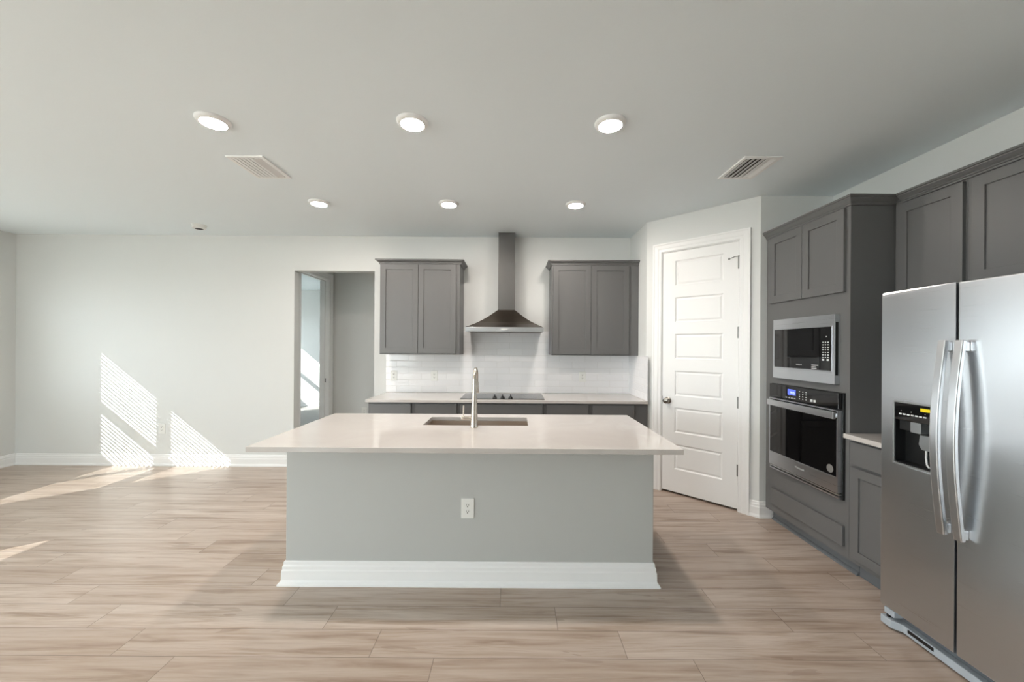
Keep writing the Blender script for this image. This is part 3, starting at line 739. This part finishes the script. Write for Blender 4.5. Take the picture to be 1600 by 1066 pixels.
# ------------------------------------------------------------------ outlets
def outlet(label, loc, rz=0.0):
    o = thing('wall_outlet', label, 'outlet', loc, rz, None)
    B().box(-0.040, 0.040, -0.006, -0.0002, -0.062, 0.062).done('cover_plate', 'plastic', o, bevel=0.002)
    for zc in (0.0195, -0.0195):
        r_ = B().prism([(0.0165*math.cos(a)*1.0, max(-0.0135, min(0.0135, 0.0175*math.sin(a)))) for a in [2*math.pi*k/24 for k in range(24)]], -0.0075, -0.0055, lambda a, c, d: (a, d, zc+c)).done('receptacle', 'plastic', o)
        s_ = B(); s_.box(-0.0082, -0.0052, -0.0079, -0.0073, zc-0.002, zc+0.0075); s_.box(0.0052, 0.0082, -0.0079, -0.0073, zc-0.002, zc+0.0065)
        s_.lathe([(0.0034, -0.0079), (0.0034, -0.0073)], (0, 0, zc-0.008), 'y', 12); s_.done('slot', 'slot', r_)
    return o
ot = outlet('white outlet low on the front panel of the kitchen island', (-0.281, IY0, 0.474))
copy_thing(ot, (-4.28, BY, 0.452), 'white outlet on the pale wall between the two sunlit blind patches')
copy_thing(ot, (-1.457, 4.676, 1.116), 'white outlet on the backsplash nearest the hallway opening')
copy_thing(ot, (-0.965, 4.676, 1.116), 'white outlet on the backsplash just beside the cooktop on its hallway side')
copy_thing(ot, (0.835, 4.676, 1.116), 'white outlet on the backsplash below the wall cabinet by the pantry')
copy_thing(ot, (-2.262, HY, 0.475), 'white outlet low on the grey hallway wall seen through the opening')

# ------------------------------------------------------------------ ceiling fittings
def lamp(label, loc):
    o = thing('ceiling_light', label, 'ceiling light', loc, 0, 'round recessed ceiling lights')
    B().lathe([(0.092, 0), (0.092, -0.006), (0.086, -0.014), (0.074, -0.020), (0.068, -0.021), (0.066, -0.016), (0.066, 0)], (0, 0, 0), 'z', 48, cap=False).done('trim_ring', 'white', o, smooth=True)
    B().lathe([(0.0655, -0.016), (0.058, -0.021), (0.04, -0.025), (0.02, -0.027), (0.0, -0.0275)], (0, 0, 0), 'z', 48, cap=False).done('diffuser', 'lamp', o, smooth=True)
    return o
l0 = lamp('round ceiling light over the hallway end of the island, in the row nearer the camera', (-1.79, 2.28, CEIL))
copy_thing(l0, (-0.610, 2.28, CEIL), 'round ceiling light over the middle of the island, in the row nearer the camera')
copy_thing(l0, (0.563, 2.28, CEIL), 'round ceiling light over the pantry end of the island, in the row nearer the camera')
copy_thing(l0, (-1.822, 3.58, CEIL), 'small-looking ceiling light in the far row, nearest the hallway opening')
copy_thing(l0, (-0.614, 3.58, CEIL), 'small-looking ceiling light in the far row, middle of its three')
copy_thing(l0, (0.566, 3.58, CEIL), 'small-looking ceiling light in the far row, nearest the pantry door')

def vent(label, loc, tilts):
    o = thing('air_vent', label, 'air vent', loc, 0, None)
    W, L = 0.132, 0.178
    B().frame((-W, W, -L, L), (-W+0.028, W-0.028, -L+0.028, L-0.028), -0.010, -0.0005, lambda a, c, d: (a, c, d)).done('frame', 'white', o, bevel=0.002)
    B().box(-W+0.01, W-0.01, -L+0.01, L-0.01, -0.0008, -0.0003).done('duct_opening', 'slot', o)
    b = B(); n = len(tilts)
    for k, a in enumerate(tilts):
        x = -W+0.028 + (2*W-0.056)*(k+0.5)/n; hw = (2*W-0.056)/n*0.54
        c_, s_ = math.cos(R(a))*hw, math.sin(R(a))*hw
        b.prism([(x-c_, -0.009-s_), (x+c_, -0.009+s_), (x+c_, -0.0075+s_), (x-c_, -0.0075-s_)], -L+0.03, L-0.03, lambda p, q, r_: (p, r_, q))
    b.done('louvres', 'white', o)
    return o
vent('white louvred ceiling air vent on the hallway side of the lights', (-1.905, 2.875, CEIL), (-8, -8, -8, -8, -8, 30, 30))
vent('white louvred ceiling air vent near the pantry and the oven tower', (1.72, 2.835, CEIL), (20, 20, 20, 14, 8, -10))
o = thing('smoke_detector', 'small round white smoke detector on the ceiling by the long blank wall', 'smoke detector', (-3.52, 4.29, CEIL))
B().lathe([(0.070, 0), (0.070, -0.010), (0.064, -0.014), (0.064, -0.018)], (0, 0, 0), 'z', 40).done('base', 'plastic', o, smooth=True)
B().lathe([(0.066, -0.0185), (0.064, -0.034), (0.052, -0.042), (0.050, -0.0425)], (0, 0, 0), 'z', 40, cap=True).done('cover', 'plastic', o, smooth=True)
B().lathe([(0.040, -0.0424), (0.040, -0.0432), (0.0, -0.0432)], (0, 0, 0), 'z', 32).done('sensor_grille', 'slot', o)
